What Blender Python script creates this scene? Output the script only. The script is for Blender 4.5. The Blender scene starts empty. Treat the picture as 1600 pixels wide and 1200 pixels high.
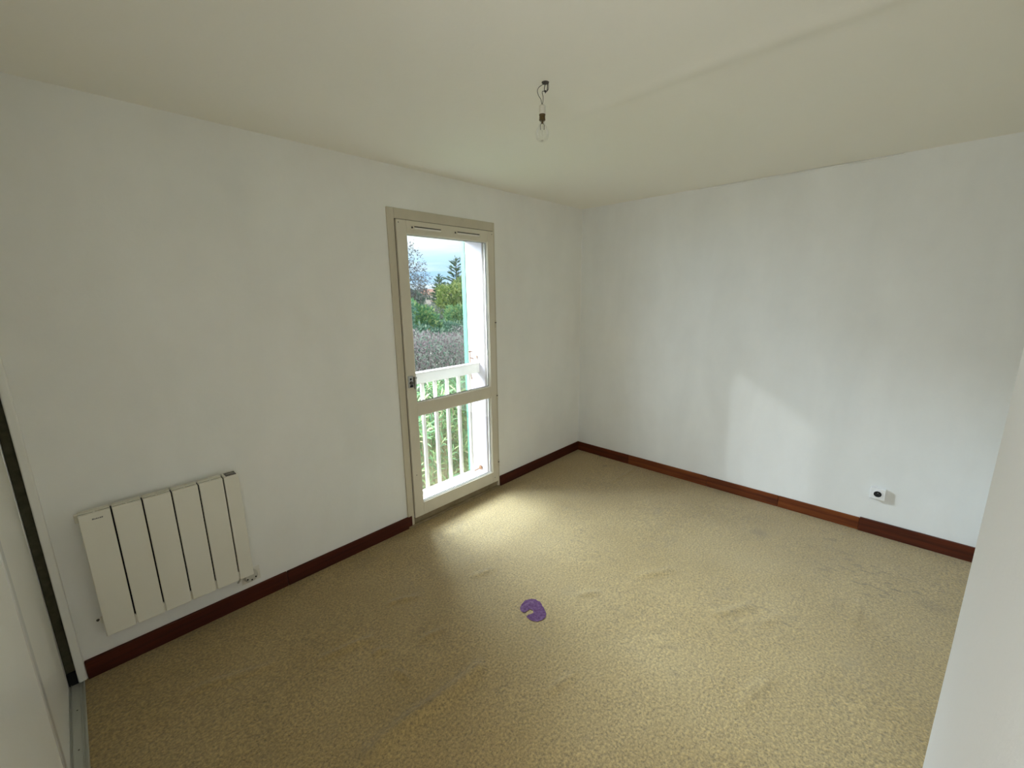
import bpy, bmesh, math, random
import numpy as np
from mathutils import Vector, Matrix

scene = bpy.context.scene
C = scene.collection
R_ = random.Random(7)

# ------------------------------------------------------------------ camera, light, exposure
cam_d = bpy.data.cameras.new('camera')
cam_d.sensor_width = 36.0
cam_d.lens = 655.4676 / 1600 * 36.0
cam_d.clip_start = 0.02
cam_d.clip_end = 800
cam = bpy.data.objects.new('camera', cam_d)
C.objects.link(cam)
CAM = Vector((-3.6873, -2.5188, 1.6858))
r_ = Vector((0.6874, -0.7261, -0.0140)).normalized()
u_ = Vector((0.1605, 0.1331, 0.9780)).normalized()
f_ = r_.cross(u_) * -1
m3 = Matrix((r_, u_, -f_)).transposed()
cam.matrix_world = Matrix.Translation(CAM) @ m3.to_4x4()
scene.camera = cam

scene.view_settings.view_transform = 'Standard'
scene.view_settings.look = 'None'
scene.view_settings.exposure = 0.50
scene.view_settings.gamma = 1.0
scene.view_settings.use_curve_mapping = False
scene.cycles.max_bounces = 16
scene.cycles.diffuse_bounces = 8
scene.cycles.transparent_max_bounces = 16

world = bpy.data.worlds.new('sky')
scene.world = world
world.use_nodes = True
wt = world.node_tree
wt.nodes.clear()


def wn(t, **k):
    n = wt.nodes.new(t)
    for a, b in k.items():
        setattr(n, a, b)
    return n


w_out = wn('ShaderNodeOutputWorld')
w_bg = wn('ShaderNodeBackground')
w_tc = wn('ShaderNodeTexCoord')
w_sep = wn('ShaderNodeSeparateXYZ')
w_ramp = wn('ShaderNodeValToRGB')
wt.links.new(w_tc.outputs['Generated'], w_sep.inputs[0])
wt.links.new(w_sep.outputs[2], w_ramp.inputs[0])
els = w_ramp.color_ramp.elements
els[0].position = 0.0
els[0].color = (0.40, 0.62, 0.84, 1)
els[1].position = 1.0
els[1].color = (1.4, 1.45, 1.5, 1)
for pos, col in ((0.045, (0.37, 0.63, 0.92, 1)), (0.085, (0.52, 0.76, 0.95, 1)), (0.125, (0.86, 0.96, 0.99, 1)), (0.2, (1.0, 1.02, 1.02, 1))):
    e = els.new(pos)
    e.color = col
w_map = wn('ShaderNodeMapping')
w_map.inputs['Scale'].default_value = (3.2, 3.2, 34.0)
w_map.inputs['Location'].default_value = (0.3, 1.1, 0.4)
w_noise = wn('ShaderNodeTexNoise')
w_noise.inputs['Scale'].default_value = 1.0
w_noise.inputs['Detail'].default_value = 5.0
w_noise.inputs['Roughness'].default_value = 0.55
w_cr = wn('ShaderNodeValToRGB')
w_cr.color_ramp.elements[0].position = 0.45
w_cr.color_ramp.elements[0].color = (0, 0, 0, 1)
w_cr.color_ramp.elements[1].position = 0.72
w_cr.color_ramp.elements[1].color = (0.85, 0.85, 0.85, 1)
w_mix = wn('ShaderNodeMixRGB')
w_mix.inputs[2].default_value = (0.93, 0.98, 1.0, 1)
wt.links.new(w_tc.outputs['Generated'], w_map.inputs[0])
wt.links.new(w_map.outputs[0], w_noise.inputs['Vector'])
wt.links.new(w_noise.outputs[0], w_cr.inputs[0])
wt.links.new(w_cr.outputs[0], w_mix.inputs[0])
wt.links.new(w_ramp.outputs[0], w_mix.inputs[1])
wt.links.new(w_mix.outputs[0], w_bg.inputs[0])
w_bg.inputs[1].default_value = 1.0
wt.links.new(w_bg.outputs[0], w_out.inputs[0])


def light(name, kind, loc, direction, energy, color, **k):
    d = bpy.data.lights.new(name, kind)
    d.energy = energy
    d.color = color
    for a, b in k.items():
        setattr(d, a, b)
    o = bpy.data.objects.new(name, d)
    o.location = loc
    o.rotation_euler = Vector(direction).to_track_quat('-Z', 'Y').to_euler()
    C.objects.link(o)
    return o


# hazy sun that throws the pale patch on the right wall
light('sun', 'SUN', (-6, 6, 6), (1.0, -1.13, -0.683), 0.46, (0.86, 0.94, 1.0), angle=math.radians(1.3))
# two added fill lamps outside the window, out of view, brightening the room
light('window_fill', 'AREA', (-2.2, 3.5, 4.0), (0.45, -3.5, -2.7), 1700.0, (0.72, 0.88, 1.0), shape='RECTANGLE', size=4.2, size_y=2.2)
light('window_fill_side', 'AREA', (-4.3, 1.9, 2.7), (2.6, -1.9, -1.5), 300.0, (0.70, 0.86, 1.0), shape='RECTANGLE', size=2.6, size_y=2.6)
# added fill lamp in the unseen hall, shining through the doorway behind the camera
light('hall_fill', 'AREA', (-4.75, -2.2, 1.25), (1.0, 0.12, 0.05), 15.5, (0.98, 0.98, 0.98), shape='RECTANGLE', size=0.7, size_y=2.0)


# ------------------------------------------------------------------ helpers
def tag(o, label=None, cat=None, group=None, kind=None):
    if label:
        o['label'] = label
    if cat:
        o['category'] = cat
    if group:
        o['group'] = group
    if kind:
        o['kind'] = kind
    return o


def wloc(o):
    v = Vector((0, 0, 0))
    while o is not None:
        v = v + o.location
        o = o.parent
    return v


def empty(name, loc, label=None, cat=None, group=None, kind=None, parent=None):
    o = bpy.data.objects.new(name, None)
    o.empty_display_size = 0.1
    C.objects.link(o)
    if parent:
        o.parent = parent
        loc = Vector(loc) - wloc(parent)
    o.location = loc
    return tag(o, label, cat, group, kind)


def link_mesh(name, me, mat, parent=None, loc=(0, 0, 0), smooth=False):
    """mesh given in world coordinates minus loc"""
    if mat is not None:
        me.materials.append(mat)
    if smooth:
        me.polygons.foreach_set('use_smooth', [True] * len(me.polygons))
    o = bpy.data.objects.new(name, me)
    C.objects.link(o)
    if parent is not None:
        o.parent = parent
        o.location = Vector(loc) - wloc(parent)
    else:
        o.location = loc
    return o


class MB:
    def __init__(self):
        self.v = []
        self.f = []

    def box(self, x0, x1, y0, y1, z0, z1):
        b = len(self.v)
        self.v += [(x, y, z) for z in (z0, z1) for y in (y0, y1) for x in (x0, x1)]
        self.f += [tuple(b + i for i in q) for q in ((0, 2, 3, 1), (4, 5, 7, 6), (0, 1, 5, 4), (2, 6, 7, 3), (0, 4, 6, 2), (1, 3, 7, 5))]
        return self

    def tube(self, pts, r, n=8, cap=True):
        pts = [Vector(p) for p in pts]
        rr = r if isinstance(r, (list, tuple)) else [r] * len(pts)
        b = len(self.v)
        up = Vector((0.13, 0.31, 0.94)).normalized()
        for i, p in enumerate(pts):
            t = (pts[min(i + 1, len(pts) - 1)] - pts[max(i - 1, 0)]).normalized()
            a = t.cross(up)
            if a.length < 0.05:
                a = t.cross(Vector((1, 0, 0)))
            a.normalize()
            c = t.cross(a)
            for k in range(n):
                an = 2 * math.pi * k / n
                self.v.append(tuple(p + (a * math.cos(an) + c * math.sin(an)) * rr[i]))
        for i in range(len(pts) - 1):
            for k in range(n):
                k2 = (k + 1) % n
                self.f.append((b + i * n + k, b + i * n + k2, b + (i + 1) * n + k2, b + (i + 1) * n + k))
        if cap:
            self.f.append(tuple(b + k for k in range(n))[::-1])
            self.f.append(tuple(b + (len(pts) - 1) * n + k for k in range(n)))
        return self

    def lathe(self, prof, c, n=24, axis='z'):
        """prof: (radius, height along axis)"""
        b = len(self.v)
        cx, cy, cz = c
        for (r, h) in prof:
            for k in range(n):
                an = 2 * math.pi * k / n
                a, d = r * math.cos(an), r * math.sin(an)
                if axis == 'z':
                    self.v.append((cx + a, cy + d, cz + h))
                elif axis == 'x':
                    self.v.append((cx + h, cy + a, cz + d))
                else:
                    self.v.append((cx + a, cy + h, cz + d))
        for i in range(len(prof) - 1):
            for k in range(n):
                k2 = (k + 1) % n
                q = (b + i * n + k, b + i * n + k2, b + (i + 1) * n + k2, b + (i + 1) * n + k)
                self.f.append(q)
        self.f.append(tuple(b + k for k in range(n))[::-1])
        self.f.append(tuple(b + (len(prof) - 1) * n + k for k in range(n)))
        return self

    def build(self, name, mat, parent=None, bevel=0.0, seg=1, smooth=False, loc=None):
        v = self.v
        if loc is None:
            xs, ys, zs = zip(*v)
            loc = ((min(xs) + max(xs)) / 2, (min(ys) + max(ys)) / 2, min(zs))
        l = Vector(loc)
        me = bpy.data.meshes.new(name)
        me.from_pydata([tuple(Vector(p) - l) for p in v], [], self.f)
        if bevel or True:
            bm = bmesh.new()
            bm.from_mesh(me)
            bmesh.ops.recalc_face_normals(bm, faces=bm.faces)
            if bevel:
                es = [e for e in bm.edges if len(e.link_faces) == 2 and e.calc_face_angle(0) > 0.6]
                bmesh.ops.bevel(bm, geom=es, offset=bevel, segments=seg, profile=0.5, affect='EDGES')
            bm.to_mesh(me)
            bm.free()
        o = link_mesh(name, me, mat, parent, loc, False)
        if smooth:
            for p in me.polygons:
                p.use_smooth = True
            try:
                me.set_sharp_from_angle(angle=math.radians(40))
            except Exception:
                pass
        return o


def box(*a):
    return MB().box(*a)


# ------------------------------------------------------------------ materials
def nodes(name):
    m = bpy.data.materials.new(name)
    m.use_nodes = True
    nt = m.node_tree
    b = nt.nodes['Principled BSDF']
    return m, nt, b


def nn(nt, t, ins=None, **k):
    n = nt.nodes.new(t)
    for a, c in k.items():
        setattr(n, a, c)
    for a, c in (ins or {}).items():
        if hasattr(c, 'node'):
            nt.links.new(c, n.inputs[a])
        else:
            n.inputs[a].default_value = c
    return n


def rgba(c):
    return (c[0], c[1], c[2], 1.0)


def ramp(nt, fac, stops):
    n = nt.nodes.new('ShaderNodeValToRGB')
    nt.links.new(fac, n.inputs[0])
    e = n.color_ramp.elements
    e[0].position, e[0].color = stops[0][0], rgba(stops[0][1])
    e[1].position, e[1].color = stops[-1][0], rgba(stops[-1][1])
    for p, c in stops[1:-1]:
        x = e.new(p)
        x.color = rgba(c)
    return n.outputs[0]


def painted(name, c1, c2, scale=2.0, rough=0.6, bump=0.15, bscale=60.0, spec=0.3, dirt=None, dscale=5.0, dpos=(0.62, 0.75), metallic=0.0, stretch=(1, 1, 1)):
    """paint, plastic, metal: two close tones drifting over the surface, fine relief, optional dirt"""
    m, nt, b = nodes(name)
    tc = nn(nt, 'ShaderNodeTexCoord')
    mp = nn(nt, 'ShaderNodeMapping', {'Vector': tc.outputs['Object'], 'Scale': stretch})
    n1 = nn(nt, 'ShaderNodeTexNoise', {'Vector': mp.outputs[0], 'Scale': scale, 'Detail': 4.0, 'Roughness': 0.6})
    col = ramp(nt, n1.outputs[0], [(0.3, c1), (0.7, c2)])
    if dirt:
        n2 = nn(nt, 'ShaderNodeTexNoise', {'Vector': mp.outputs[0], 'Scale': dscale, 'Detail': 8.0, 'Roughness': 0.7})
        f = ramp(nt, n2.outputs[0], [(dpos[0], (0, 0, 0)), (dpos[1], (1, 1, 1))])
        mx = nn(nt, 'ShaderNodeMixRGB', {0: f, 1: col, 2: rgba(dirt)})
        col = mx.outputs[0]
    nt.links.new(col, b.inputs['Base Color'])
    b.inputs['Roughness'].default_value = rough
    b.inputs['Metallic'].default_value = metallic
    b.inputs['Specular IOR Level'].default_value = spec
    if bump:
        n3 = nn(nt, 'ShaderNodeTexNoise', {'Vector': tc.outputs['Object'], 'Scale': bscale, 'Detail': 3.0})
        bp = nn(nt, 'ShaderNodeBump', {'Height': n3.outputs[0], 'Strength': bump, 'Distance': 0.002})
        nt.links.new(bp.outputs[0], b.inputs['Normal'])
    return m


def wall_paint(name, base, warm, cool, streak=None):
    """old hand-rolled wall paint: roller patches and faint yellowing"""
    m, nt, b = nodes(name)
    tc = nn(nt, 'ShaderNodeTexCoord')
    n1 = nn(nt, 'ShaderNodeTexNoise', {'Vector': tc.outputs['Object'], 'Scale': 1.1, 'Detail': 3.0, 'Roughness': 0.5})
    c = ramp(nt, n1.outputs[0], [(0.2, warm), (0.5, base), (0.8, cool)])
    if streak:
        mp = nn(nt, 'ShaderNodeMapping', {'Vector': tc.outputs['Object'], 'Scale': streak})
        vo = nn(nt, 'ShaderNodeTexNoise', {'Vector': mp.outputs[0], 'Scale': 1.6, 'Detail': 6.0, 'Roughness': 0.55, 'Distortion': 0.3})
        f = nn(nt, 'ShaderNodeMapRange', {'Value': vo.outputs[0], 'From Min': 0.25, 'From Max': 0.75, 'To Min': 0.955, 'To Max': 1.03})
        n4 = nn(nt, 'ShaderNodeTexNoise', {'Vector': tc.outputs['Object'], 'Scale': 7.0, 'Detail': 5.0})
        f2 = nn(nt, 'ShaderNodeMapRange', {'Value': n4.outputs[0], 'To Min': 0.975, 'To Max': 1.025})
        mu = nn(nt, 'ShaderNodeMath', {0: f.outputs[0], 1: f2.outputs[0]}, operation='MULTIPLY')
        vm = nn(nt, 'ShaderNodeVectorMath', {0: c, 1: (1, 1, 1)}, operation='MULTIPLY')
        nt.links.new(mu.outputs[0], vm.inputs[1])
        c = vm.outputs[0]
    nt.links.new(c, b.inputs['Base Color'])
    b.inputs['Roughness'].default_value = 0.75
    b.inputs['Specular IOR Level'].default_value = 0.2
    n2 = nn(nt, 'ShaderNodeTexNoise', {'Vector': tc.outputs['Object'], 'Scale': 45.0, 'Detail': 5.0, 'Roughness': 0.6})
    n3 = nn(nt, 'ShaderNodeTexNoise', {'Vector': tc.outputs['Object'], 'Scale': 3.0, 'Detail': 2.0})
    ad = nn(nt, 'ShaderNodeMath', {0: n3.outputs[0], 1: 6.0, 2: n2.outputs[0]}, operation='MULTIPLY_ADD')
    bp = nn(nt, 'ShaderNodeBump', {'Height': ad.outputs[0], 'Strength': 0.16, 'Distance': 0.004})
    nt.links.new(bp.outputs[0], b.inputs['Normal'])
    return m


def foliage(name, stops, rough=0.55, trans=0.25):
    """leaves: one tone per leaf"""
    m, nt, b = nodes(name)
    g = nn(nt, 'ShaderNodeNewGeometry')
    oi = nn(nt, 'ShaderNodeObjectInfo')
    ad = nn(nt, 'ShaderNodeMath', {0: g.outputs['Random Per Island'], 1: oi.outputs['Random']}, operation='ADD')
    fr = nn(nt, 'ShaderNodeMath', {0: ad.outputs[0]}, operation='FRACT')
    c = ramp(nt, fr.outputs[0], stops)
    nt.links.new(c, b.inputs['Base Color'])
    b.inputs['Roughness'].default_value = rough
    tr = nn(nt, 'ShaderNodeBsdfTranslucent', {'Color': c})
    mx = nn(nt, 'ShaderNodeMixShader', {0: trans, 1: b.outputs[0], 2: tr.outputs[0]})
    nt.links.new(mx.outputs[0], nt.nodes['Material Output'].inputs[0])
    return m


def wood(name, dark, mid, light_, axis=0):
    m, nt, b = nodes(name)
    tc = nn(nt, 'ShaderNodeTexCoord')
    s = [26.0, 26.0, 26.0]
    s[axis] = 1.6
    mp = nn(nt, 'ShaderNodeMapping', {'Vector': tc.outputs['Object'], 'Scale': s})
    n1 = nn(nt, 'ShaderNodeTexNoise', {'Vector': mp.outputs[0], 'Scale': 1.0, 'Detail': 6.0, 'Roughness': 0.65})
    oi = nn(nt, 'ShaderNodeObjectInfo')
    ad = nn(nt, 'ShaderNodeMath', {0: oi.outputs['Random'], 1: 0.10, 2: n1.outputs[0]}, operation='MULTIPLY_ADD')
    c = ramp(nt, ad.outputs[0], [(0.35, dark), (0.58, mid), (0.85, light_)])
    s2 = [9.0, 9.0, 9.0]
    s2[axis] = 3.5
    mp2 = nn(nt, 'ShaderNodeMapping', {'Vector': tc.outputs['Object'], 'Scale': s2})
    vo = nn(nt, 'ShaderNodeTexVoronoi', {'Vector': mp2.outputs[0], 'Scale': 1.0})
    f = ramp(nt, vo.outputs['Distance'], [(0.05, (1, 1, 1)), (0.16, (0, 0, 0))])
    mx = nn(nt, 'ShaderNodeMixRGB', {0: f, 1: c, 2: rgba([k * 0.45 for k in dark])})
    nt.links.new(mx.outputs[0], b.inputs['Base Color'])
    b.inputs['Roughness'].default_value = 0.55
    b.inputs['Specular IOR Level'].default_value = 0.25
    bp = nn(nt, 'ShaderNodeBump', {'Height': n1.outputs[0], 'Strength': 0.2, 'Distance': 0.001})
    nt.links.new(bp.outputs[0], b.inputs['Normal'])
    return m


def glass(name, tint, refl=0.06):
    m = bpy.data.materials.new(name)
    m.use_nodes = True
    nt = m.node_tree
    nt.nodes.remove(nt.nodes['Principled BSDF'])
    t = nn(nt, 'ShaderNodeBsdfTransparent', {'Color': rgba(tint)})
    g = nn(nt, 'ShaderNodeBsdfGlossy', {'Color': (1, 1, 1, 1), 'Roughness': 0.02})
    lw = nn(nt, 'ShaderNodeLayerWeight', {'Blend': 0.35})
    mu = nn(nt, 'ShaderNodeMath', {0: lw.outputs['Fresnel'], 1: refl * 6}, operation='MULTIPLY')
    mx = nn(nt, 'ShaderNodeMixShader', {0: mu.outputs[0], 1: t.outputs[0], 2: g.outputs[0]})
    nt.links.new(mx.outputs[0], nt.nodes['Material Output'].inputs[0])
    return m


def carpet():
    m, nt, b = nodes('carpet_pile')
    tc = nn(nt, 'ShaderNodeTexCoord')
    P = tc.outputs['Object']
    big = nn(nt, 'ShaderNodeTexNoise', {'Vector': P, 'Scale': 1.3, 'Detail': 4.0, 'Roughness': 0.6})
    c = ramp(nt, big.outputs[0], [(0.3, CARPET[0]), (0.5, CARPET[1]), (0.72, CARPET[2])])
    # tuft by tuft speckle
    sp = nn(nt, 'ShaderNodeTexNoise', {'Vector': P, 'Scale': 95.0, 'Detail': 4.0, 'Roughness': 0.75})
    spr = nn(nt, 'ShaderNodeMapRange', {'Value': sp.outputs[0], 'From Min': 0.33, 'From Max': 0.67, 'To Min': 0.45, 'To Max': 1.5})
    vm = nn(nt, 'ShaderNodeVectorMath', {0: c, 1: (1, 1, 1)}, operation='MULTIPLY')
    nt.links.new(spr.outputs[0], vm.inputs[1])
    c = vm.outputs[0]
    # worn, faintly grey traffic areas
    d2 = nn(nt, 'ShaderNodeTexNoise', {'Vector': P, 'Scale': 4.5, 'Detail': 7.0, 'Roughness': 0.7})
    f = ramp(nt, d2.outputs[0], [(0.56, (0, 0, 0)), (0.74, (0.45, 0.45, 0.45))])
    mx = nn(nt, 'ShaderNodeMixRGB', {0: f, 1: c, 2: rgba((0.25, 0.19, 0.10))})
    c = mx.outputs[0]
    # grimy spots and scuffs, each with its own place: x, y, radius, streaks (0/1), strength
    for (x, y, rad, st, k) in SPOTS:
        dv = nn(nt, 'ShaderNodeVectorMath', {0: P, 1: (x, y, 0)}, operation='SUBTRACT')
        nz = nn(nt, 'ShaderNodeTexNoise', {'Vector': P, 'Scale': 9.0 / max(rad, 0.05) * 0.12, 'Detail': 3.0})
        ln = nn(nt, 'ShaderNodeVectorMath', {0: dv.outputs[0]}, operation='LENGTH')
        off = nn(nt, 'ShaderNodeMath', {0: nz.outputs[0], 1: -rad * 1.2, 2: ln.outputs[1]}, operation='MULTIPLY_ADD')
        mr = nn(nt, 'ShaderNodeMapRange', {'Value': off.outputs[0], 'From Min': rad * 0.35, 'From Max': -rad * 0.4, 'To Min': 0.0, 'To Max': k})
        fac = mr.outputs[0]
        if st:
            mp = nn(nt, 'ShaderNodeMapping', {'Vector': P, 'Scale': (30.0, 11.0, 1.0), 'Rotation': (0, 0, 0.5)})
            ns = nn(nt, 'ShaderNodeTexNoise', {'Vector': mp.outputs[0], 'Scale': 1.0, 'Detail': 4.0, 'Roughness': 0.6})
            rr = ramp(nt, ns.outputs[0], [(0.55, (0, 0, 0)), (0.66, (1, 1, 1))])
            mm = nn(nt, 'ShaderNodeMath', {0: fac, 1: rr}, operation='MULTIPLY')
            fac = mm.outputs[0]
        mx = nn(nt, 'ShaderNodeMixRGB', {0: fac, 1: c, 2: rgba((0.10, 0.075, 0.04))})
        c = mx.outputs[0]
    nt.links.new(c, b.inputs['Base Color'])
    b.inputs['Roughness'].default_value = 0.62
    b.inputs['Specular IOR Level'].default_value = 0.5
    b.inputs['Sheen Weight'].default_value = 0.35
    b.inputs['Sheen Roughness'].default_value = 0.5
    b.inputs['Sheen Tint'].default_value = (1.0, 0.98, 0.95, 1)
    bp = nn(nt, 'ShaderNodeBump', {'Height': sp.outputs[0], 'Strength': 0.7, 'Distance': 0.009})
    nt.links.new(bp.outputs[0], b.inputs['Normal'])
    return m


CARPET = ((0.325, 0.222, 0.074), (0.37, 0.258, 0.095), (0.41, 0.297, 0.124))
SPOTS = [(-0.54, -1.92, 0.085, 0, 0.34), (-0.62, -2.50, 0.34, 1, 0.8), (-0.73, -2.62, 0.22, 1, 0.85), (-0.55, -2.83, 0.14, 1, 0.9),
         (-0.70, -2.80, 0.09, 0, 0.22), (-0.21, -0.47, 0.04, 0, 0.45), (-0.02, -0.30, 0.025, 0, 0.7), (-1.40, -1.02, 0.16, 1, 0.6),
         (-1.55, -1.21, 0.15, 1, 0.75), (-1.95, -0.74, 0.12, 1, 0.45), (-1.34, -2.15, 0.30, 1, 0.42), (-1.85, -1.66, 0.012, 0, 0.5),
         (-0.40, -1.45, 0.3, 1, 0.3), (-0.3, -2.35, 0.35, 1, 0.5), (-2.63, -0.95, 0.25, 1, 0.3), (-2.0, -1.9, 0.4, 1, 0.25)]


M = {}
M['wall_left'] = wall_paint('wall_paint_warm', (0.875, 0.87, 0.835), (0.88, 0.862, 0.825), (0.862, 0.872, 0.838), (1.6, 1.0, 0.7))
M['wall_right'] = wall_paint('wall_paint_cool', (0.84, 0.852, 0.85), (0.84, 0.845, 0.835), (0.825, 0.845, 0.85), (1.0, 2.4, 0.8))
M['wall_near'] = wall_paint('wall_paint_lifted', (0.88, 0.895, 0.91), (0.87, 0.88, 0.90), (0.88, 0.90, 0.92))  # lightened to stand in for window light on this wall
M['ceiling'] = wall_paint('ceiling_paint', (0.89, 0.87, 0.80), (0.885, 0.86, 0.785), (0.88, 0.87, 0.81))
M['patch'] = painted('bare_plaster', (0.74, 0.71, 0.64), (0.82, 0.80, 0.74), 30.0, 0.9, 0.4, 60.0, 0.1, (0.50, 0.45, 0.36), 25.0, (0.6, 0.75))
M['threshold'] = painted('worn_threshold', (0.22, 0.165, 0.09), (0.33, 0.26, 0.16), 15.0, 0.7)
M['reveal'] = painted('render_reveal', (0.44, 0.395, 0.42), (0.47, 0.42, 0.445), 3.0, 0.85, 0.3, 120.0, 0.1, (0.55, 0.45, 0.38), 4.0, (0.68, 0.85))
M['render'] = painted('facade_render', (0.70, 0.62, 0.58), (0.76, 0.68, 0.64), 3.0, 0.9, 0.4, 90.0, 0.1)
M['sill'] = painted('sill_paint', (0.80, 0.79, 0.77), (0.86, 0.85, 0.83), 6.0, 0.6, 0.2, 80.0, 0.3, (0.45, 0.40, 0.33), 9.0, (0.62, 0.8))
M['frame'] = painted('aged_cream_paint', (0.66, 0.61, 0.50), (0.72, 0.67, 0.555), 5.0, 0.45, 0.25, 60.0, 0.4, (0.42, 0.33, 0.22), 14.0, (0.70, 0.82), stretch=(1, 1, 0.5))
M['casing'] = painted('yellowed_paint', (0.56, 0.51, 0.40), (0.63, 0.575, 0.46), 4.0, 0.5, 0.25, 60.0, 0.35, (0.33, 0.26, 0.17), 10.0, (0.66, 0.8), stretch=(1, 1, 0.4))
M['gasket'] = painted('dark_putty', (0.05, 0.05, 0.045), (0.10, 0.09, 0.08), 20.0, 0.7)
M['bead'] = painted('bead_paint', (0.78, 0.75, 0.68), (0.83, 0.80, 0.74), 10.0, 0.5, 0.1)
M['glass'] = glass('window_glass', (0.985, 0.99, 0.985), 0.05)
M['bulb_glass'] = glass('clear_bulb_glass', (0.975, 0.975, 0.97), 0.08)
M['carpet'] = carpet()
M['stain'] = painted('purple_stain', (0.075, 0.030, 0.092), (0.185, 0.105, 0.205), 70.0, 0.95, 0.7, 95.0, 0.05, (0.27, 0.18, 0.27), 16.0, (0.52, 0.72))
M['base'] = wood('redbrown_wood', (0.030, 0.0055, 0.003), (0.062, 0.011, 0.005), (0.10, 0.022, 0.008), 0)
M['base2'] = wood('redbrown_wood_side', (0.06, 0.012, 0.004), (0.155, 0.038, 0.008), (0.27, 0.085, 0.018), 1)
M['rad'] = painted('radiator_enamel', (0.80, 0.77, 0.675), (0.82, 0.79, 0.695), 2.0, 0.42, 0.03, 200.0, 0.4)
M['black'] = painted('black_gap', (0.008, 0.008, 0.009), (0.015, 0.015, 0.016), 10.0, 0.7)
M['print'] = painted('grey_print', (0.16, 0.16, 0.15), (0.22, 0.22, 0.2), 30.0, 0.6)
M['display'] = painted('smoked_display', (0.03, 0.03, 0.028), (0.05, 0.048, 0.045), 20.0, 0.2, 0.0, spec=0.6)
M['displaywin'] = painted('display_window', (0.24, 0.23, 0.21), (0.30, 0.29, 0.26), 20.0, 0.25, 0.0, spec=0.5)
M['white_plastic'] = painted('white_plastic', (0.82, 0.83, 0.85), (0.86, 0.86, 0.87), 8.0, 0.35, 0.02, 100.0, 0.5)
M['old_plastic'] = painted('old_plastic', (0.55, 0.53, 0.46), (0.62, 0.60, 0.52), 12.0, 0.5, 0.05)
M['steel'] = painted('dull_steel', (0.42, 0.42, 0.41), (0.55, 0.55, 0.53), 25.0, 0.35, 0.1, 100.0, 0.5, metallic=0.85)
M['darksteel'] = painted('dark_metal', (0.06, 0.055, 0.05), (0.12, 0.11, 0.10), 25.0, 0.45, 0.1, 100.0, 0.5, metallic=0.5)
M['brass'] = painted('tarnished_brass', (0.10, 0.07, 0.035), (0.17, 0.12, 0.06), 40.0, 0.4, 0.1, 100.0, 0.5, metallic=0.8)
M['porcelain'] = painted('porcelain', (0.66, 0.63, 0.55), (0.72, 0.69, 0.61), 20.0, 0.4, 0.05)
M['wire'] = painted('wire_insulation', (0.035, 0.03, 0.045), (0.06, 0.05, 0.06), 30.0, 0.5)
M['rail'] = painted('railing_paint', (0.72, 0.67, 0.62), (0.77, 0.72, 0.67), 7.0, 0.5, 0.2, 60.0, 0.35, (0.55, 0.47, 0.38), 22.0, (0.62, 0.78))
M['rust'] = painted('rusty_iron', (0.22, 0.10, 0.05), (0.36, 0.22, 0.14), 40.0, 0.8, 0.3, 150.0, 0.2)
M['shutter'] = painted('pale_green_paint', (0.085, 0.205, 0.15), (0.11, 0.24, 0.18), 5.0, 0.55, 0.2, 60.0, 0.3, (0.07, 0.14, 0.11), 18.0, (0.62, 0.76))
M['laminate'] = painted('white_laminate', (0.83, 0.82, 0.77), (0.86, 0.85, 0.80), 1.5, 0.35, 0.02, 60.0, 0.4)
M['alu'] = painted('brushed_aluminium', (0.62, 0.63, 0.62), (0.70, 0.71, 0.70), 30.0, 0.35, 0.05, 200.0, 0.5, metallic=0.55, stretch=(1, 0.05, 0.05))
M['track'] = painted('worn_aluminium', (0.50, 0.51, 0.47), (0.60, 0.61, 0.56), 14.0, 0.45, 0.1, 200.0, 0.4, (0.25, 0.24, 0.18), 9.0, (0.6, 0.78), 0.35, (1, 0.2, 1))
M['gap_shade'] = painted('closet_gap_shade', (0.055, 0.052, 0.03), (0.10, 0.095, 0.06), 30.0, 0.9)  # dark olive painted as the shade inside the closet gap
M['caulk'] = painted('white_caulk', (0.84, 0.84, 0.82), (0.87, 0.87, 0.86), 20.0, 0.6, 0.2)
M['oleander'] = foliage('oleander_leaves', [(0.0, (0.06, 0.15, 0.07)), (0.35, (0.13, 0.26, 0.11)), (0.7, (0.22, 0.35, 0.14)), (0.92, (0.37, 0.46, 0.20)), (1.0, (0.50, 0.40, 0.28))])
M['stem'] = painted('plant_stem', (0.20, 0.17, 0.11), (0.32, 0.28, 0.18), 20.0, 0.8)
M['bark'] = painted('grey_bark', (0.11, 0.09, 0.085), (0.19, 0.16, 0.15), 14.0, 0.9, 0.5, 30.0, 0.1)
M['twig'] = foliage('hedge_twigs', [(0.0, (0.16, 0.11, 0.13)), (0.3, (0.40, 0.31, 0.36)), (0.55, (0.58, 0.48, 0.53)), (0.75, (0.40, 0.48, 0.45)), (1.0, (0.66, 0.72, 0.66))], 0.8, 0.42)
M['petal'] = foliage('pale_petals', [(0.0, (0.80, 0.76, 0.66)), (1.0, (0.88, 0.86, 0.82))])
M['green'] = foliage('fresh_leaves', [(0.0, (0.08, 0.24, 0.14)), (0.4, (0.20, 0.44, 0.22)), (0.75, (0.38, 0.58, 0.26)), (1.0, (0.62, 0.72, 0.34))])
M['teal'] = foliage('blue_green_leaves', [(0.0, (0.08, 0.20, 0.16)), (0.45, (0.20, 0.40, 0.30)), (0.8, (0.34, 0.54, 0.42)), (1.0, (0.52, 0.68, 0.52))])
M['greyleaf'] = foliage('grey_leaves', [(0.0, (0.17, 0.22, 0.20)), (0.5, (0.31, 0.36, 0.33)), (1.0, (0.45, 0.48, 0.42))])
M['yellowleaf'] = foliage('yellow_green_leaves', [(0.0, (0.13, 0.24, 0.10)), (0.4, (0.30, 0.43, 0.14)), (0.8, (0.50, 0.60, 0.22)), (1.0, (0.62, 0.68, 0.30))])
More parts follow.
